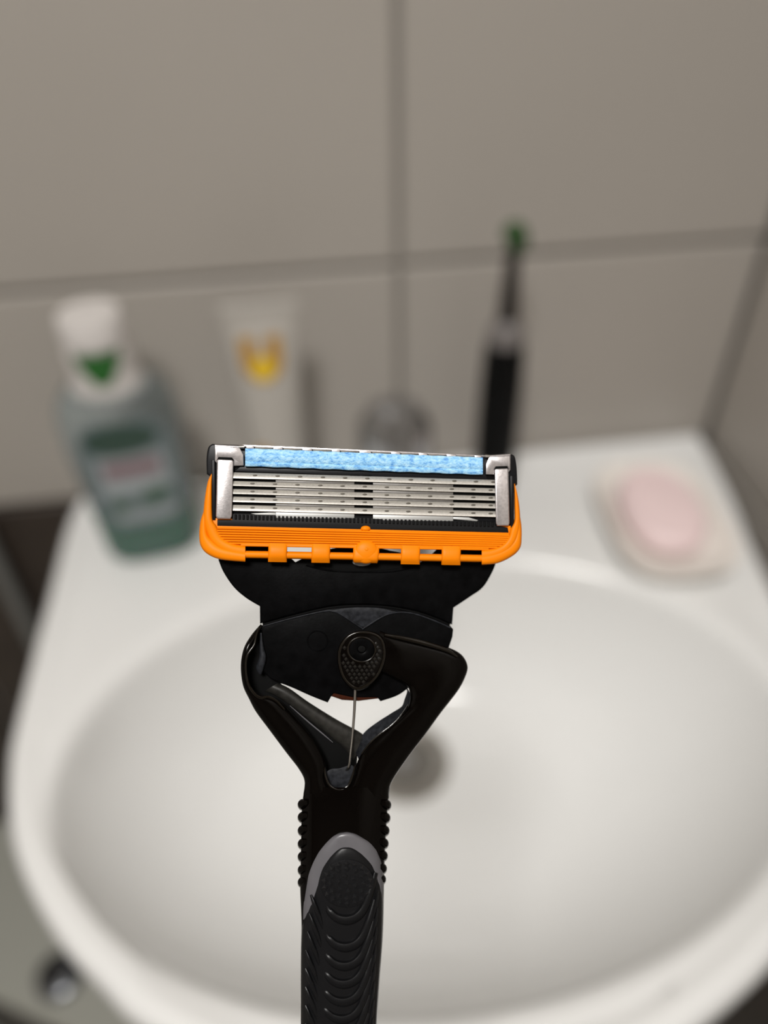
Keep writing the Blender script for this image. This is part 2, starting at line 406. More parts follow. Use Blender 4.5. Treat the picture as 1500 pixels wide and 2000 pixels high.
# ------------------------------------------------------------------ electric toothbrush
TBX = tag(empty('electric_toothbrush', (.1315, -.050, Z0), math.radians(-4)), 'black electric toothbrush with a green head standing at the back', 'toothbrush')
hp = [(.012, 0), (.0138, .002), (.0142, .02), (.0146, .06), (.0143, .10), (.0136, .121), (.0128, .1285), (.0118, .130)]
make('handle', lathe(hp, 32), 'brush_black', TBX)
make('collar', lathe([(.0121, .130), (.0119, .137), (.0095, .143), (.0062, .1465)], 32), 'brush_grey', TBX)
make('brush_neck', lathe([(.0066, .1465), (.0057, .157), (.0047, .180), (.0044, .192), (.003, .196)], 24), 'brush_neck', TBX)
def turned(vf, c):     # lathe about y instead of z
    return [(x + c[0], z + c[1], y + c[2]) for x, y, z in vf[0]], vf[1]
hd = make('brush_head', turned(lathe([(.001, .005), (.0066, .005), (.0072, .003), (.0072, -.003), (.0066, -.004)], 28), (0, 0, .2005)), 'bristle_green', TBX)
tufts = []
for k in range(19):
    if k == 0: px, pz = 0, 0
    elif k < 7: px, pz = .0027*math.cos(k*PI/3), .0027*math.sin(k*PI/3)
    else: px, pz = .0054*math.cos(k*PI/6), .0054*math.sin(k*PI/6)
    tufts.append(turned(lathe([(.0011, -.004), (.0011, -.0115), (.0008, -.012)], 8), (px, 0, .2005 + pz)))
bt = make('bristles', join(*tufts), 'bristle_green', TBX); bt['kind'] = 'stuff'
make('power_button', turned(lathe([(.005, .0), (.005, -.0012), (.004, -.0016)], 20), (0, -.0138, .095)), 'brush_black', TBX)

# ------------------------------------------------------------------ low bin and pipe, left under the washbasin
BIN = tag(empty('waste_bin', (-.32, -.213, 0), math.radians(-27)), 'low grey lidded bin beside the washbasin, bottom left', 'bin')
make('bin_body', box(-.165, .135, .004, .146, 0, .375, .006), 'bin_dark', BIN, smooth=False)
lid = make('bin_lid', box(-.17, .14, 0, .15, .377, .40, .006), 'bin_grey', BIN, smooth=False)
make('push_button', lathe([(.001, .409), (.017, .4085), (.021, .406), (.0225, .400)], 32, (.008, .036)), 'button_steel', BIN)
pipe = make('water_pipe', lathe([(.007, 0), (.007, .835)], 20), 'pipe_grey'); pipe.location = (-.262, -.012, 0)
tag(pipe, 'thin grey vertical pipe on the dark tiles left of the washbasin', 'pipe')

# ================================================================== THE RAZOR
# Measured in steps of 0.07 mm on its own face: (px, py) across the face, z towards the viewer.
U = 0.00007
def Q(px, py, z=0.0):
    z = z - 0.11*(px - 705)                       # the head is turned a little to its right
    k = (1500 - z)/1500
    return ((px - 750)*k*U, (1000 - py)*k*U, z*U)
RAZ = empty('safety_razor'); tag(RAZ, 'black and orange five-blade razor with curved arms held up in the foreground', 'razor')
RAZ.matrix_world = Matrix.Translation(CAM - RZ*0.105) @ ROT
def part(name, vf, m, parent=None, smooth=True, auto=None):
    return make(name, ([Q(*v) for v in vf[0]], vf[1]), m, parent or RAZ, smooth, auto)
def inset(poly, d):
    n = len(poly); A = sum(poly[i][0]*poly[(i+1) % n][1] - poly[(i+1) % n][0]*poly[i][1] for i in range(n))
    s = 1 if A > 0 else -1; out = []
    for i in range(n):
        p0, p1, p2 = poly[i-1], poly[i], poly[(i+1) % n]
        def nrm(a, b):
            x, y = b[0]-a[0], b[1]-a[1]; l = math.hypot(x, y) or 1; return (-y/l*s, x/l*s)
        n1, n2 = nrm(p0, p1), nrm(p1, p2); bx, by = n1[0]+n2[0], n1[1]+n2[1]; l = math.hypot(bx, by) or 1
        bx, by = bx/l, by/l; c = max(.5, bx*n1[0] + by*n1[1]); out.append((p1[0] + bx*d/c, p1[1] + by*d/c))
    return out
def prism(poly, zf, zb, b=2.0, steps=2):
    """extruded outline with a rounded front edge"""
    R = [[(x, y, zb) for x, y in poly]]
    for k in range(steps + 1):
        a = PI/2*k/steps; pp = inset(poly, b*(1 - math.cos(a))) if k else poly
        R.append([(x, y, zf - b + b*math.sin(a)) for x, y in pp])
    return loft(R)
def bar(x0, y0, x1, y1, h, zf, zb, b=1.0, dy=0):
    """horizontal bar: top edge from (x0,y0) to (x1,y1), height h"""
    return prism([(x0, y0), (x1, y1), (x1, y1 + h), (x0, y0 + h)], zf, zb, b, 2)
def band(pairs, zc, th, e=2.6, n=24, sub=5, caps=True):
    """limb: pairs of edge points, superellipse section; zc, th numbers or lists"""
    N = len(pairs); zc = zc if isinstance(zc, (list, tuple)) else [zc]*N; th = th if isinstance(th, (list, tuple)) else [th]*N
    data = [(*a, *b, z, t) for (a, b), z, t in zip(pairs, zc, th)]
    R = []
    for ax, ay, bx, by, z, t in catmull(data, sub):
        mx, my, hx, hy = (ax+bx)/2, (ay+by)/2, (ax-bx)/2, (ay-by)/2; ring = []
        for j in range(n):
            q = 2*PI*j/n; c, s = math.cos(q), math.sin(q)
            u = math.copysign(abs(c)**(2/e), c); v = math.copysign(abs(s)**(2/e), s)
            ring.append((mx + hx*u, my + hy*u, z + t*v))
        R.append(ring)
    return loft(R)
def tube(path, r, sub=5, n=10, smooth_path=True):
    P = catmull([(*p, rr_) for p, rr_ in zip(path, r if isinstance(r, list) else [r]*len(path))], sub); R = []
    for i, (x, y, z, rad) in enumerate(P):
        a = P[max(i-1, 0)]; b = P[min(i+1, len(P)-1)]; t = Vector((b[0]-a[0], b[1]-a[1], b[2]-a[2])).normalized()
        s = t.cross(Vector((0, 0, 1))); s = s.normalized() if s.length > 1e-6 else Vector((1, 0, 0)); u = s.cross(t)
        R.append([tuple(Vector((x, y, z)) + (s*math.cos(2*PI*j/n) + u*math.sin(2*PI*j/n))*rad) for j in range(n)])
    return loft(R)
def ell(cx, cy, rx, ry, zf, zb, b=2.0, n=32, rot=0):
    c, s = math.cos(rot), math.sin(rot)
    return prism([(cx + rx*math.cos(2*PI*j/n)*c - ry*math.sin(2*PI*j/n)*s, cy + rx*math.cos(2*PI*j/n)*s + ry*math.sin(2*PI*j/n)*c) for j in range(n)], zf, zb, b, 3)
def dome(cx, cy, rx, ry, z, h, n=12, m=4):
    R = [[(cx + rx*math.cos(2*PI*j/n)*math.cos(PI/2*k/m), cy + ry*math.sin(2*PI*j/n)*math.cos(PI/2*k/m), z + h*math.sin(PI/2*k/m)) for j in range(n)] for k in range(m)]
    V, F = loft(R, True, False); V.append((cx, cy, z + h)); t = len(V) - 1; b = (m-1)*n
    F += [(b + j, b + (j+1) % n, t) for j in range(n)]
    return V, F

# ---- cartridge housing
def lerp(a, b, t): return a + (b - a)*t
house = catmull([(404, 926), (403.5, 895), (407, 874), (415, 867)], 5) + [(470, 869.5), (945, 889.5), (1000, 887.5)] + \
        catmull([(1000, 887.5), (1006, 893), (1009.5, 915), (1010.5, 946)], 5)[1:] + [(1004.5, 952), (1004, 1031), (985, 1036), (440, 1026), (414, 1016), (412.5, 932)]
HOU = part('cartridge_housing', prism(house, -9, -42, 3, 3), 'housing_black')
# dark rails beside the clips, and the bed behind the blades
part('housing_rail', prism([(413, 899), (420, 897), (421, 1016), (414.5, 1016)], -1, -12, 2), 'housing_black', HOU)
part('housing_rail', prism([(996.5, 929), (1004, 928), (1004, 1031), (997.5, 1031)], -1, -12, 2), 'housing_black', HOU)
part('blade_bed', prism([(452, 914), (970, 932), (970, 1012), (452, 1002)], -8, -14, 1), 'void_black', HOU)
part('strip_carrier', prism([(472, 908), (950, 925), (952, 938), (458, 921)], -5, -14, 1.5), 'housing_black', HOU)
for x0, x1 in ((684, 703), (706, 726)):
    part('carrier_notch', prism([(x0, 918 + (x0-460)*.035), (x1, 918 + (x1-460)*.035), (x1, 926 + (x1-460)*.035), (x0, 926 + (x0-460)*.035)], -4.2, -8, 1), 'void_black', HOU)

# ---- blue lubricating strip
def strip():
    xs_ = [479 + (943 - 479)*i/60 for i in range(61)]; R = []
    for x in xs_:
        t = (x - 479)/464; top = lerp(875.5, 893.5, t) + .4*math.sin(x*.21) ; bot = lerp(910.5, 927.5, t) + .5*math.sin(x*.13 + 1); st = lerp(901.5, 918, t)
        w1 = .5*math.sin(x*.33)
        R.append([(x, top, -12), (x, top, 2), (x, top + 2, 4 + w1), (x, st - 1.5, 5 + w1), (x, st, 3.4), (x, st + 1, 3.4), (x, st + 2.2, 5.2), (x, bot - 1.8, 4.4), (x, bot, 2.5), (x, bot, -12)])
    return loft(R)
part('lubricating_strip', strip(), 'strip_blue', auto=60)
# ---- comb edge above the strip
part('top_rail', prism([(474, 868.5), (948, 889), (948, 893), (474, 873)], -7, -30, 1), 'clip_metal')['label'] = 'thin metal rail above the blue strip'
tabs = [(481, 496), (533.5, 552), (590.5, 609.5), (648, 664), (702, 725), (764, 782), (818, 835), (872.5, 891), (927, 941)]
for x0, x1 in tabs:
    y0, y1 = 870 + (x0-480)*.0427, 870 + (x1-480)*.0427
    part('rail_tab', prism([(x0, y0), (x1, y1), (x1, y1 + 7), (x0, y0 + 7)], 1, -14, 1.5), 'clip_metal')
for (a0, a1), (b0, b1) in zip(tabs, tabs[1:]):
    y0, y1 = 869.5 + (a1-480)*.0427, 869.5 + (b0-480)*.0427
    part('rail_recess', prism([(a1 + 2, y0 + 3.0), (b0 - 2, y1 + 3.0), (b0 - 2, y1 + 7), (a1 + 2, y0 + 7)], -3, -14, .8), 'weld')

# ---- metal clips
def clip(mir):
    f = (lambda x, y: (x, y)) if not mir else (lambda x, y: (1416.5 - x - .0, y))
    def sh(P):      # the right clip is a mirrored, lower and slightly smaller copy
        if not mir: return P
        return [(997 - (x - 419.5)*.855, 886.5 + (y - 868)*.965) for x, y in P]
    head_l = sh([(419.5, 868), (466, 870.5), (468, 874), (475.5, 888), (476, 909.5), (456.5, 910), (456.5, 899), (453, 894.5), (427, 893.5), (424, 899), (423.5, 905), (419.5, 900)])
    CL = part('metal_clip', prism(head_l, 3, -20, 2.2, 2), 'clip_metal')
    part('clip_bend', band([(sh([(420.5, 868)])[0], sh([(420.5, 872.5)])[0]), (sh([(466, 870.5)])[0], sh([(466, 875)])[0])], 1, 4, 2, 14, 3), 'clip_metal', CL)
    part('clip_strap', prism(sh([(424, 900), (427, 897), (453, 898), (456, 901), (453, 1008), (450, 1014), (424, 1013.5), (421.5, 1008)]), 5, -20, 2.5, 3), 'clip_metal', CL)
    part('clip_slot', prism(sh([(427, 892.5), (452, 893.5), (453.5, 897.5), (427, 896.5)]), 4.2, -8, .4), 'void_black', CL)
    part('clip_hook', band([(sh([(466, 870)])[0], sh([(466, 876)])[0]), (sh([(477, 869)])[0], sh([(477, 876.5)])[0])], 0, 4, 2, 12, 3), 'steel_dull', CL)
clip(False); clip(True)

# ---- five blades with their weld marks and the foils between them
BL = [((922.5, 934.2), (937.5, 948.0)), ((939.5, 949.0), (954.0, 963.0)), ((955.0, 964.8), (969.0, 978.0)), ((970.0, 980.6), (983.5, 993.2)), ((986.0, 997.5), (998.7, 1010.0))]
def bl_y(k, x, f):
    (a0, a1), (b0, b1) = BL[k]; t = (x - 456)/(968 - 456)
    return lerp(lerp(a0, a1, f), lerp(b0, b1, f), t)
spot = [498, 542, 586, 630.5, 674, 717.5, 760.5, 802.5, 845, 887.5, 929.5]
for k in range(5):
    n = 10; xs_ = [455 + 514*i/n for i in range(n + 1)]
    R = []
    for x in xs_:
        y0, y1 = bl_y(k, x, 0), bl_y(k, x, 1)
        R.append([(x, y0, -12), (x, y0, -4.5), (x, y0 + .8, -3.4), (x, lerp(y0, y1, .62), 0.2), (x, y1 - .6, 1.2), (x, y1, .6), (x, y1, -12)])
    B = part('blade', loft(R), 'blade_steel', auto=25)
    for i, x in enumerate(spot + [963.5] if True else spot):
        x = x - (0 if k == 0 else 5); y = bl_y(k, x, .40)
        part('weld_spot', ell(x, y, 4.6, 1.9, .2, -3, .4, 12), 'weld', B)
    for x0, x1 in ((538.5, 692), (728.5, 885)):
        e = .0278 if k < 4 else .025
        y0, y1 = bl_y(k, x0, 1) - .5, bl_y(k, x1, 1) - .5
        nx = [bl_y(k+1, x0, 0) + .6, bl_y(k+1, x1, 0) + .6] if k < 4 else [y0 + 12.5, y1 + 10.5]
        part('blade_foil', prism([(x0, y0), (x1, y1), (x1, nx[1]), (x0, nx[0])], -4.5 if k < 4 else -2.5, -8, .4), 'blade_foil' if k < 4 else 'foil_pale', B)
part('wear_foil', prism([(490, 1003), (538, 1000.5), (538.5, 1010), (520, 1008.5)], -4, -8, .3), 'foil_pale')
part('wear_foil', prism([(885, 1010), (915, 1010.5), (934, 1016), (931, 1018), (885, 1014)], -4, -8, .3), 'foil_pale')

# ---- black guard comb in front of the blades
GC = part('guard_comb', prism([(453, 1003), (968, 1018.5), (968, 1025), (992, 1030), (994, 1041), (424, 1027.5), (424, 1015), (453, 1015)], -3, -30, 2), 'guard_rubber')
for i in range(66):
    x = 458 + i*7.72; y = 1004.5 + (x - 458)*.029
    part('comb_tooth', loft([[(x, y, -4), (x + 4.6, y + .1, -4), (x + 4.6, y + 10.5, -4), (x, y + 10.4, -4)], [(x + 1, y + 1.5, 2.5), (x + 3.4, y + 1.6, 2.5), (x + 3.4, y + 9, 1), (x + 1, y + 9, 1)]]), 'guard_rubber', GC, smooth=False)

# ---- orange guard: frame, fins, tabs, knob
def ys_(x, y): return y + (x - 500)*.0172
frame = [((413.5, 924), (415, 926)), ((406, 940), (414.5, 940)), ((401, 965), (414.5, 970)), ((398, 990), (415, 1000)), ((397, 1010), (417, 1018)), ((400, 1032), (424, 1027)),
         ((410, 1056), (431, 1043)), ((425, 1072), (442, 1054)), ((450, 1085), (458, 1061)), ((479, 1092), (479, 1064.5))]
OG = part('orange_guard', band(frame, -14, [10, 13, 16, 17, 18, 18, 18, 18, 18, 17], 2.8, 24, 5), 'orange', auto=60)
frame_r = [((1005.5, 944), (1004, 946)), ((1010, 962), (1004.5, 962)), ((1014, 985), (1004.5, 990)), ((1016, 1010), (1004, 1018)), ((1015, 1036), (996, 1033)), ((1006, 1062), (992, 1048)),
           ((990, 1080), (981, 1062)), ((968, 1092), (962, 1070)), ((941, 1099), (941, 1072))]
part('guard_corner', band(frame_r, -14, [10, 13, 16, 17, 18, 18, 18, 18, 17], 2.8, 24, 5), 'orange', OG, auto=60)
lobe_l = [((397, 1000), (402, 1000)), ((391, 1020), (404, 1022)), ((389, 1045), (408, 1046)), ((392, 1066), (420, 1056)), ((405, 1082), (434, 1066)), ((432, 1093), (452, 1072)), ((479, 1097.5), (479, 1078))]
part('guard_lobe', band(lobe_l, [-14, -14, -14, -13, -10, -6, -4], [12, 14, 15, 15, 14, 11, 9], 2.3, 20, 5), 'orange', OG)
lobe_r = [((1015, 1004), (1010, 1004)), ((1018.5, 1026), (1007, 1026)), ((1019, 1050), (1004, 1050)), ((1016, 1070), (994, 1060)), ((1001, 1086), (978, 1072)), ((972, 1100), (958, 1080)), ((941, 1103.5), (941, 1084))]
part('guard_lobe', band(lobe_r, [-14, -14, -14, -13, -10, -6, -4], [12, 14, 15, 15, 14, 11, 9], 2.3, 20, 5), 'orange', OG)
part('fin_backing', prism([(413, 1012), (420, 1012), (998, 1027), (1001, 1033), (994, 1043), (992, 1056), (975, 1071), (478, 1064), (440, 1058), (427, 1044)], -4, -24, 1), 'orange', OG)
for i in range(7):
    y0 = 1029 + i*4.9; x0 = 424.5 + max(0, i - 2)**1.7*2.2; x1 = 994.5 - max(0, i - 2)**1.6*2.5
    s = .0255 - .0016*i
    def yy(x): return y0 + (x - 424)*s
    part('guard_fin', loft([[(x, yy(x), -8), (x, yy(x) + .3, .3), (x, yy(x) + 1.6, 1.6), (x, yy(x) + 3.5, 1.4), (x, yy(x) + 4.6, -1), (x, yy(x) + 4.3, -8)] for x in [x0 + (x1 - x0)*j/8 for j in range(9)]]), 'orange', OG)
part('upper_rail', prism([(470, ys_(470, 1062)), (955, ys_(955, 1062)), (955, ys_(955, 1067.5)), (470, ys_(470, 1067.5))], 1, -20, 2), 'orange', OG)
part('lower_rail', band([((470, ys_(470, 1076)), (470, ys_(470, 1090.5))), ((955, ys_(955, 1076)), (955, ys_(955, 1090.5)))], -8, 11, 2.4, 18, 3), 'orange', OG)
for x0, x1 in ((524, 561), (608.5, 645), (783, 820.5), (862.5, 900)):
    part('guard_tab', band([((x0, ys_(x0, 1060)), (x1, ys_(x1, 1060))), ((x0, ys_(x0, 1072)), (x1, ys_(x1, 1072))), ((x0 - .5, ys_(x0, 1086)), (x1 - .5, ys_(x1, 1086))), ((x0 - .5, ys_(x0, 1097)), (x1 - .5, ys_(x1, 1097)))], [-7, -4, -5, -9], [9, 11, 12, 8], 5, 28, 4), 'orange', OG)
part('guard_tab', band([((690, 1064), (741, 1065)), ((689.5, 1080), (740.5, 1081)), ((689, 1092), (739, 1093)), ((691, 1099), (737, 1100))], [-7, -4, -5, -9], [9, 11, 12, 8], 5, 28, 4), 'orange', OG)
part('guard_knob', dome(715, 1078, 24, 23, 0, 9, 28, 6), 'orange', OG)
part('knob_dimple', dome(716, 1073, 4, 3.4, 8.4, 1.2, 14, 3), 'orange', OG)
part('guard_nub', dome(714, 1032.5, 10, 6, -4, 7, 18, 4), 'orange', OG)

# ---- black connector below the cartridge
conn = [(428, 1080), (470, 1064), (545, 1062), (560, 1083), (577, 1098)] + catmull([(577, 1098), (608, 1083), (650, 1071), (700, 1066), (748, 1072), (783, 1084), (817, 1100)], 4)[1:] + \
       [(838, 1088), (858, 1068), (930, 1070), (966, 1082)] + catmull([(969, 1098), (961, 1118), (943, 1147), (917, 1166), (885.5, 1187)], 5) + [(883, 1220)] + \
       catmull([(883, 1220), (849, 1205), (808, 1192), (756, 1183), (700, 1180.5), (644, 1184), (577, 1199), (508, 1218)], 4)[1:] + \
       [(507.7, 1184)] + catmull([(507.7, 1184), (481, 1168), (457, 1147), (437, 1118), (427, 1094)], 5)[1:]
CN = part('head_connector', prism(conn, -34, -80, 3, 3), 'matte_black')
part('connector_recess', ell(702, 1094, 108, 22, -32.6, -36, .5, 40), 'void_black', CN)
part('connector_boss', ell(707, 1097, 19, 9, -20, -34, 4, 24), 'clear_plastic', CN)['label'] = 'small translucent stop under the orange knob'
part('recess_lip', tube([(598, 1104, -33), (640, 1114, -33), (702, 1117, -33), (765, 1116, -33), (815, 1106, -33)], 1.6, 5, 8), 'matte_black', CN)

# ---- pivot block
part('connector_filler', prism(catmull([(512, 1205), (577, 1186), (644, 1172), (700, 1168), (756, 1170), (808, 1180), (846, 1192), (880, 1206)], 3) + [(878, 1236), (808, 1212), (756, 1202), (700, 1199), (644, 1203), (577, 1217), (514, 1234)], -42, -76, 1), 'void_black', CN)  # dark filler added behind the gap below the connector
blk = [(510, 1222)] + catmull([(510, 1222), (577, 1203), (644, 1188), (700, 1184.5), (756, 1186.5), (808, 1196), (849, 1209), (880, 1223)], 4)[1:] + [(885, 1229), (883.5, 1244), (876, 1266), (850, 1300), (793, 1347)] + \
      catmull([(793, 1347), (782, 1355), (767, 1362), (743, 1369.5)], 3)[1:] + [(737, 1362), (690, 1362), (652, 1354), (648, 1358), (640, 1372)] + catmull([(640, 1372), (607, 1359), (569, 1342), (530, 1326), (508, 1304)], 4)[1:] + [(509, 1270), (511, 1238)]
PB = part('pivot_block', prism(blk, -22, -78, 3, 3), 'matte_black')
part('block_bevel', prism(catmull([(640, 1193), (676, 1187.5), (709, 1186), (745, 1188), (775, 1195)], 4) + [(757, 1200), (737, 1211), (713, 1225), (707, 1225), (685, 1211), (662, 1198)], -17.5, -26, 1.5), 'dusty_black', PB)
part('block_edge', tube([(514, 1223, -21), (577, 1206, -20), (640, 1193, -20), (662, 1198, -19), (706, 1226, -18), (712, 1226, -18), (757, 1200, -19), (800, 1197, -20), (845, 1211, -21), (880, 1226, -21)], 1.5, 5, 8), 'dusty_black', PB)
part('round_mark', loft([[(620 + (19.5 + 1.3*math.cos(b))*math.cos(a), 1252 + (19.5 + 1.3*math.cos(b))*math.sin(a), -21.6 + 1.0*math.sin(b)) for b in [2*PI*j/6 for j in range(6)]] for a in [2*PI*i/40 for i in range(41)]]), 'matte_black', PB)
part('block_flange', band([((508, 1236), (512, 1236)), ((507, 1262), (515, 1262)), ((506, 1284), (520, 1284)), ((500, 1304), (515, 1306)), ((505, 1316), (511, 1317))], -20, [4, 7, 9, 9, 4], 2.4, 14, 4), 'dusty_black', PB)
part('claw_tooth', prism([(652, 1330), (655, 1300), (738, 1300), (740, 1332), (740, 1364), (700, 1369), (668, 1367), (645, 1359)], -26, -76, 3), 'smoky_red', PB)

# ---- the two arms and the handle: one glossy moulding in three limbs
right_pairs = [((742, 1232), (736, 1310)), ((768, 1240), (752, 1316)), ((800, 1246), (771, 1326)), ((845, 1256), (788, 1336)), ((880, 1266), (797, 1343)), ((903, 1280), (800, 1351)), ((913.5, 1301), (801, 1361)),
               ((909, 1322), (799, 1373)), ((894, 1350), (792, 1388)), ((860, 1394), (772, 1406)), ((830.5, 1435), (744, 1430)), ((795, 1482), (706, 1470)), ((764, 1530), (688, 1520)), ((760, 1560), (674, 1546))]
HN = part('handle', None or band([((595, 1538), (762, 1538)), ((590.5, 1565), (758.5, 1565)), ((588.5, 1600), (756, 1600)), ((587.5, 1650), (753, 1650)), ((586.5, 1700), (751, 1700)), ((586, 1737), (750, 1737)),
            ((587.5, 1775), (749.5, 1775)), ((588.5, 1812), (748.5, 1812)), ((587.5, 1850), (746.5, 1850)), ((587, 1900), (742.5, 1900)), ((587, 1950), (739, 1950)), ((587, 2000), (736, 2000)), ((588, 2120), (732, 2120)), ((592, 2300), (735, 2300)), ((598, 2480), (732, 2480)), ((610, 2560), (720, 2560)), ((640, 2585), (690, 2585))],
            [-24]*13 + [-30, -42, -55, -60], [27, 30, 33, 36, 38, 40, 42, 43, 44, 45, 46, 46, 46, 46, 40, 28, 10], 2.9, 36, 4), 'gloss_black', auto=60)
part('right_arm', band(right_pairs, [-6, -8, -12, -16, -18, -19, -19, -19, -20, -21, -22, -23, -24, -24], [12, 16, 20, 22, 23, 24, 24, 24, 24, 24, 24, 25, 26, 26], 3.0, 32, 6), 'gloss_black', HN, auto=60)
part('arm_ridge', tube([(752, 1240, 8), (790, 1247, 9), (832, 1257, 8), (872, 1270, 4), (893, 1283, 0)], [3, 4.5, 5, 4, 2], 5, 10), 'highlight_black', HN)
part('arm_inner_wall', loft([[(ax, ay, -14), (ax + 1, ay + 2, -30), (bx + 2, by + 3, -62), (bx, by, -60), (bx - 1, by - 1, -40)] for ax, ay, bx, by in
     catmull([(794, 1341, 789, 1341), (800, 1352, 796, 1350), (801, 1363, 791, 1367), (797, 1378, 785, 1381), (780, 1399, 765, 1394), (755, 1421, 737, 1412), (728, 1445, 716, 1428), (712, 1464, 704, 1444), (700, 1482, 694, 1466)], 5)]), 'dusty_black', HN)
part('inner_edge', tube([(797, 1376, -4), (780, 1401, -2), (762, 1419, -1), (742, 1434, -1), (722, 1452, -2), (706, 1473, -3)], [1.2, 2, 2.3, 2.3, 2, 1.4], 6, 8), 'highlight_black', HN)
left_pairs = [((509, 1219), (514, 1223)), ((491, 1240), (502, 1244)), ((476, 1266), (491, 1266)), ((470, 1300), (480.5, 1303)), ((474, 1338), (487.5, 1336)), ((487, 1367), (509, 1357)), ((500, 1391), (540, 1364)),
              ((524.5, 1424), (572, 1394)), ((558, 1469), (612, 1441)), ((584, 1503), (637, 1488)), ((594.5, 1526), (638, 1520)), ((592, 1552), (650, 1546))]
part('left_arm', band(left_pairs, [-30, -26, -22, -20, -20, -20, -20, -21, -22, -23, -24, -24], [8, 14, 18, 20, 22, 23, 23, 23, 24, 25, 26, 26], 2.7, 28, 6), 'gloss_black', HN, auto=60)
part('arm_rim', tube([(506, 1224, -20), (500, 1243, -10), (496, 1260, -4), (483, 1280, 0), (480, 1304, 1), (484, 1332, 2), (496, 1354, 3), (510, 1363, 4), (524, 1361, 4), (540, 1369, 2), (556, 1386, 1)], [1.2, 2, 2.4, 2.4, 2.4, 2.6, 3, 3.2, 3, 2.4, 1.5], 6, 10), 'highlight_black', HN)
back_pairs = [((543, 1334), (516, 1350)), ((566, 1345), (546, 1364)), ((604, 1372), (585, 1393)), ((659, 1406), (635, 1432)), ((700, 1428), (672, 1462)), ((715, 1440), (690, 1486))]
part('back_bar', band(back_pairs, [-46]*6, [15, 17, 18, 18, 16, 12], 2.2, 24, 6), 'bar_grey', HN)
part('arm_backing', prism([(508, 1228), (522, 1240), (524, 1300), (556, 1345), (610, 1385), (660, 1420), (700, 1446), (694, 1530), (632, 1530), (600, 1490), (566, 1440), (510, 1385), (480, 1330), (478, 1296), (492, 1255)], -44, -54, 1), 'void_black', HN)  # black backing plate added to keep the deep gaps between limbs dark
part('groove_line', tube([(566, 1378, -30), (600, 1408, -28), (630, 1433, -27), (650, 1450, -28)], [.6, 1.3, 1.3, .6], 5, 8), 'inlay_grey', HN)
part('socket_floor', prism(catmull([(634, 1512), (638, 1524), (648, 1538), (662, 1544), (678, 1538), (688, 1520), (692, 1500), (684, 1494), (664, 1500), (646, 1502)], 4, True), -20, -42, 2), 'dusty_black', HN)
part('socket_rim', tube([(634, 1496, -8), (636, 1516, -2), (645, 1535, 0), (662, 1543, 1), (678, 1537, 0), (687, 1519, -2), (694, 1494, -4)], [1.2, 2.2, 2.6, 2.8, 2.6, 2.2, 1.2], 6, 8), 'highlight_black', HN)
part('spring_wire', tube([(694, 1340, -16), (692, 1390, -15), (688, 1440, -12), (683.5, 1480, -8), (682, 1493, -8), (680, 1500, -10), (676, 1504, -18)], [3.0, 2.7, 2.4, 2.2, 2.2, 2.2, 2], 6, 10), 'wire_steel', HN)

# ---- teardrop pivot cap with hub and studs
tear = catmull([(707, 1231), (690, 1234), (674, 1244), (662, 1262), (658.5, 1282), (661, 1305), (669, 1326), (682, 1341), (698, 1349), (715, 1344), (732, 1331), (746, 1311), (754.5, 1284), (753, 1258), (744, 1242), (728, 1233.5)], 3, True)
PC = part('pivot_cap', prism(tear, 10, -34, 4, 3), 'gloss_black')
rim = [(*p, 10.5) for p in catmull(inset(tear, 4.2), 1, True)]
part('cap_rim', tube(rim + rim[:1], 3.1, 1, 10), 'highlight_black', PC)
part('hub_ring', loft([[(706.5 + (27 + 2.4*math.cos(b))*math.cos(a), 1269 + (24 + 2.4*math.cos(b))*math.sin(a), 10 + 2.4*math.sin(b)) for b in [2*PI*j/8 for j in range(8)]] for a in [2*PI*i/40 for i in range(41)]]), 'highlight_black', PC)
part('hub', lathe_q := loft([[(706.5 + r*math.cos(2*PI*j/32), 1268.5 + r*.9*math.sin(2*PI*j/32), z) for j in range(32)] for r, z in ((25, 8), (25, 11.5), (23.5, 13), (10, 14), (8, 13), (6.8, 10), (6.5, 9))]), 'matte_black', PC)
part('hub_hole', ell(706.5, 1267.5, 7.4, 6.4, 14.3, 8, .3, 20), 'void_black', PC)
def inside(poly, x, y):
    c = False; n = len(poly)
    for i in range(n):
        (x1, y1), (x2, y2) = poly[i], poly[i-1]
        if (y1 > y) != (y2 > y) and x < (x2-x1)*(y-y1)/(y2-y1) + x1: c = not c
    return c
inner = inset(tear, 10)
for r in range(13):
    for c in range(-6, 7):
        x = 703 + c*9.4 + (4.7 if r % 2 else 0) - (r - 6)*.6; y = 1258 + r*7.4
        if inside(inner, x, y) and ((x - 706.5)/30)**2 + ((y - 1268.5)/27.5)**2 > 1.03:
            part('stud', loft([[(x - 4.8, y, 9), (x, y - 5, 9), (x + 4.8, y, 9), (x, y + 5, 9)], [(x - .8, y - 1.0, 18), (x, y - 1.8, 18), (x + .8, y - 1.0, 18), (x, y - .2, 18)]]), 'stud_black', PC, smooth=False)

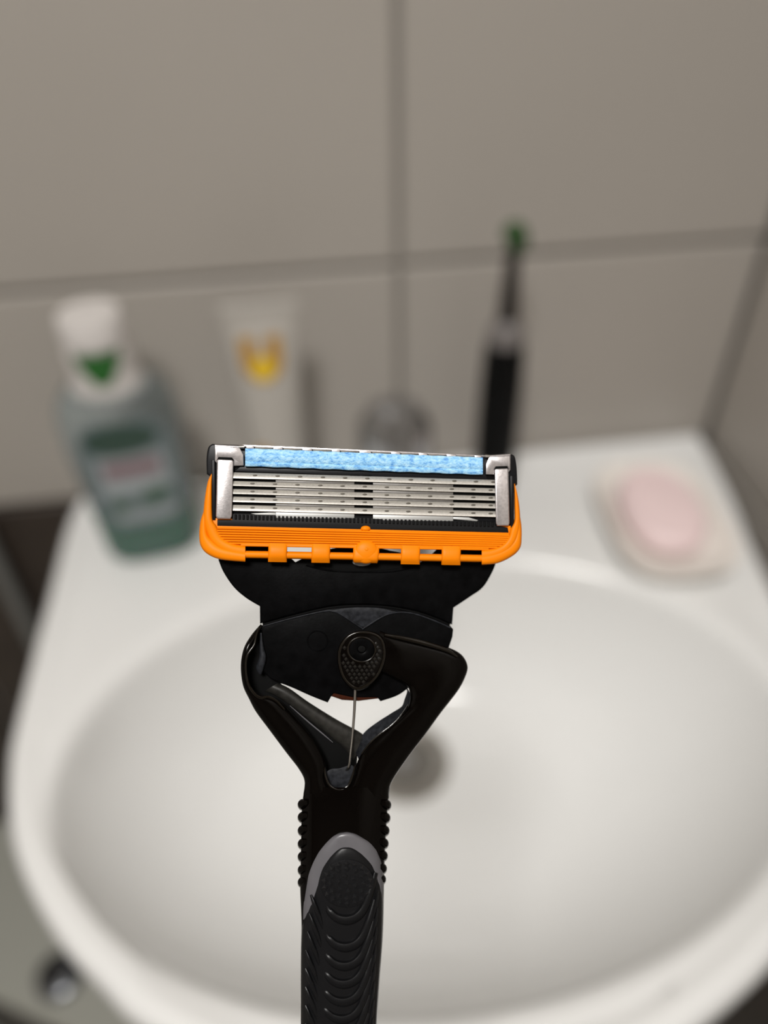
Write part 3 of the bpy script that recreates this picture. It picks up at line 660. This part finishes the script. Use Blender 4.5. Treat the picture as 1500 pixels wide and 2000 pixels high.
# ---- side bumps, grey inlay, rubber grip
for i, y in enumerate((1572, 1597, 1623, 1649, 1674, 1700, 1724)):
    part('side_bump', tube([(594, y + 5, -48), (592, y + 2, -36), (592, y, -22), (592.5, y - 2, -8), (596, y - 4, 2)], [6, 10, 11, 10, 5], 4, 16), 'gloss_black', HN)
for i, y in enumerate((1573, 1598, 1623, 1648, 1672, 1697, 1718)):
    xo = 758.5 - i*1.7
    part('side_bump', tube([(xo - 7, y + 5, -48), (xo - 5, y + 2, -36), (xo - 5, y, -22), (xo - 5.5, y - 2, -8), (xo - 9, y - 4, 2)], [6, 10, 11, 10, 5], 4, 16), 'gloss_black', HN)
inlay = [((676, 1624), (678, 1624)), ((661, 1627), (694, 1627)), ((645, 1633), (707, 1632)), ((629, 1645), (727, 1644)), ((617, 1658), (738, 1657)), ((608, 1673), (744, 1672)), ((600, 1692), (748, 1691)), ((595, 1715), (750, 1714)), ((592, 1740), (750, 1740)), ((590, 1770), (749, 1768)), ((589.5, 1796), (748, 1796))]
part('grey_inlay', band(inlay, -22, [30, 37, 40, 41, 41.5, 42, 42, 42.5, 43, 43, 40], 3.2, 36, 5), 'inlay_grey', HN, auto=60)
pad = [((675, 1651), (679, 1651)), ((656, 1656), (696, 1655)), ((641, 1665), (712, 1662)), ((629, 1678), (725, 1673)), ((618, 1694), (736, 1688)), ((611, 1712), (742, 1705)), ((605, 1733), (746.5, 1727)), ((599, 1758), (748.5, 1752)), ((594, 1784), (748.5, 1780)), ((590, 1810), (748, 1806)),
       ((588, 1850), (746, 1850)), ((587.5, 1900), (742, 1900)), ((587.5, 1950), (738.5, 1950)), ((587.5, 2000), (735.5, 2000)), ((588.5, 2120), (731.5, 2120)), ((600, 2300), (727, 2300)), ((640, 2400), (690, 2400))]
GP = part('rubber_grip', band(pad, [-20]*14 + [-20, -26, -34], [32, 40, 43, 45, 46, 46.5, 46.5, 47, 47, 48, 48, 49, 49.5, 50, 50, 50, 40], 3.0, 40, 5), 'rubber', auto=60)
part('pad_recess', ell(678, 1726, 52, 47, 27.5, 20, 1, 40, -.1), 'rubber', GP)
n_st = 0
for ring_r, cnt, ph in ((0, 1, 0), (.36, 6, .3), (.70, 12, 0), (.93, 18, .15)):
    for k in range(cnt):
        a = ph + 2*PI*k/cnt; x = 678 + 47*ring_r*math.cos(a); y = 1726 + 42*ring_r*math.sin(a); s = 9
        part('pad_stud', loft([[(x + s*math.cos(a + q), y + s*math.sin(a + q), 26) for q in (0, PI/2, PI, 1.5*PI)], [(x + 1.2*math.cos(a + q), y + 1.2*math.sin(a + q), 33) for q in (0, PI/2, PI, 1.5*PI)]]), 'rubber_stud', GP, smooth=False)
for k, yb in enumerate((1797, 1850, 1887, 1922, 1957, 1991, 2025, 2059)):
    s = -1.6*k
    L_ = [(637 + s, yb - 31, 24), (645 + s, yb - 16, 29), (659 + s, yb - 4, 30), (678 + s, yb, 30), (697 + s, yb - 7, 30), (711 + s, yb - 24, 29), (722 + s, yb - 52, 28), (733 + s*.8, yb - 92, 22)]
    part('grip_ridge', tube([(x, y, z - 5.5) for x, y, z in L_], [4, 8, 10, 11.5, 10.5, 9, 7.5, 5], 6, 12), 'rubber', GP)
for k in range(9):
    y = 1748 + k*36; x = 607 - min(k, 3)*3.4
    part('grip_ridge', tube([(x, y, 18), (x + 7, y + 18, 23), (x + 16, y + 42, 25), (x + 24, y + 66, 24)], [2, 4.4, 4.6, 2.4], 5, 10), 'rubber', GP)
for k in range(8):
    y = 1765 + k*36; x = 741 - k*1.5
    part('grip_ridge', tube([(x - 2, y - 28, 18), (x - 6, y, 22), (x - 14, y + 34, 25)], [1.4, 2.8, 1.6], 5, 10), 'rubber', GP)
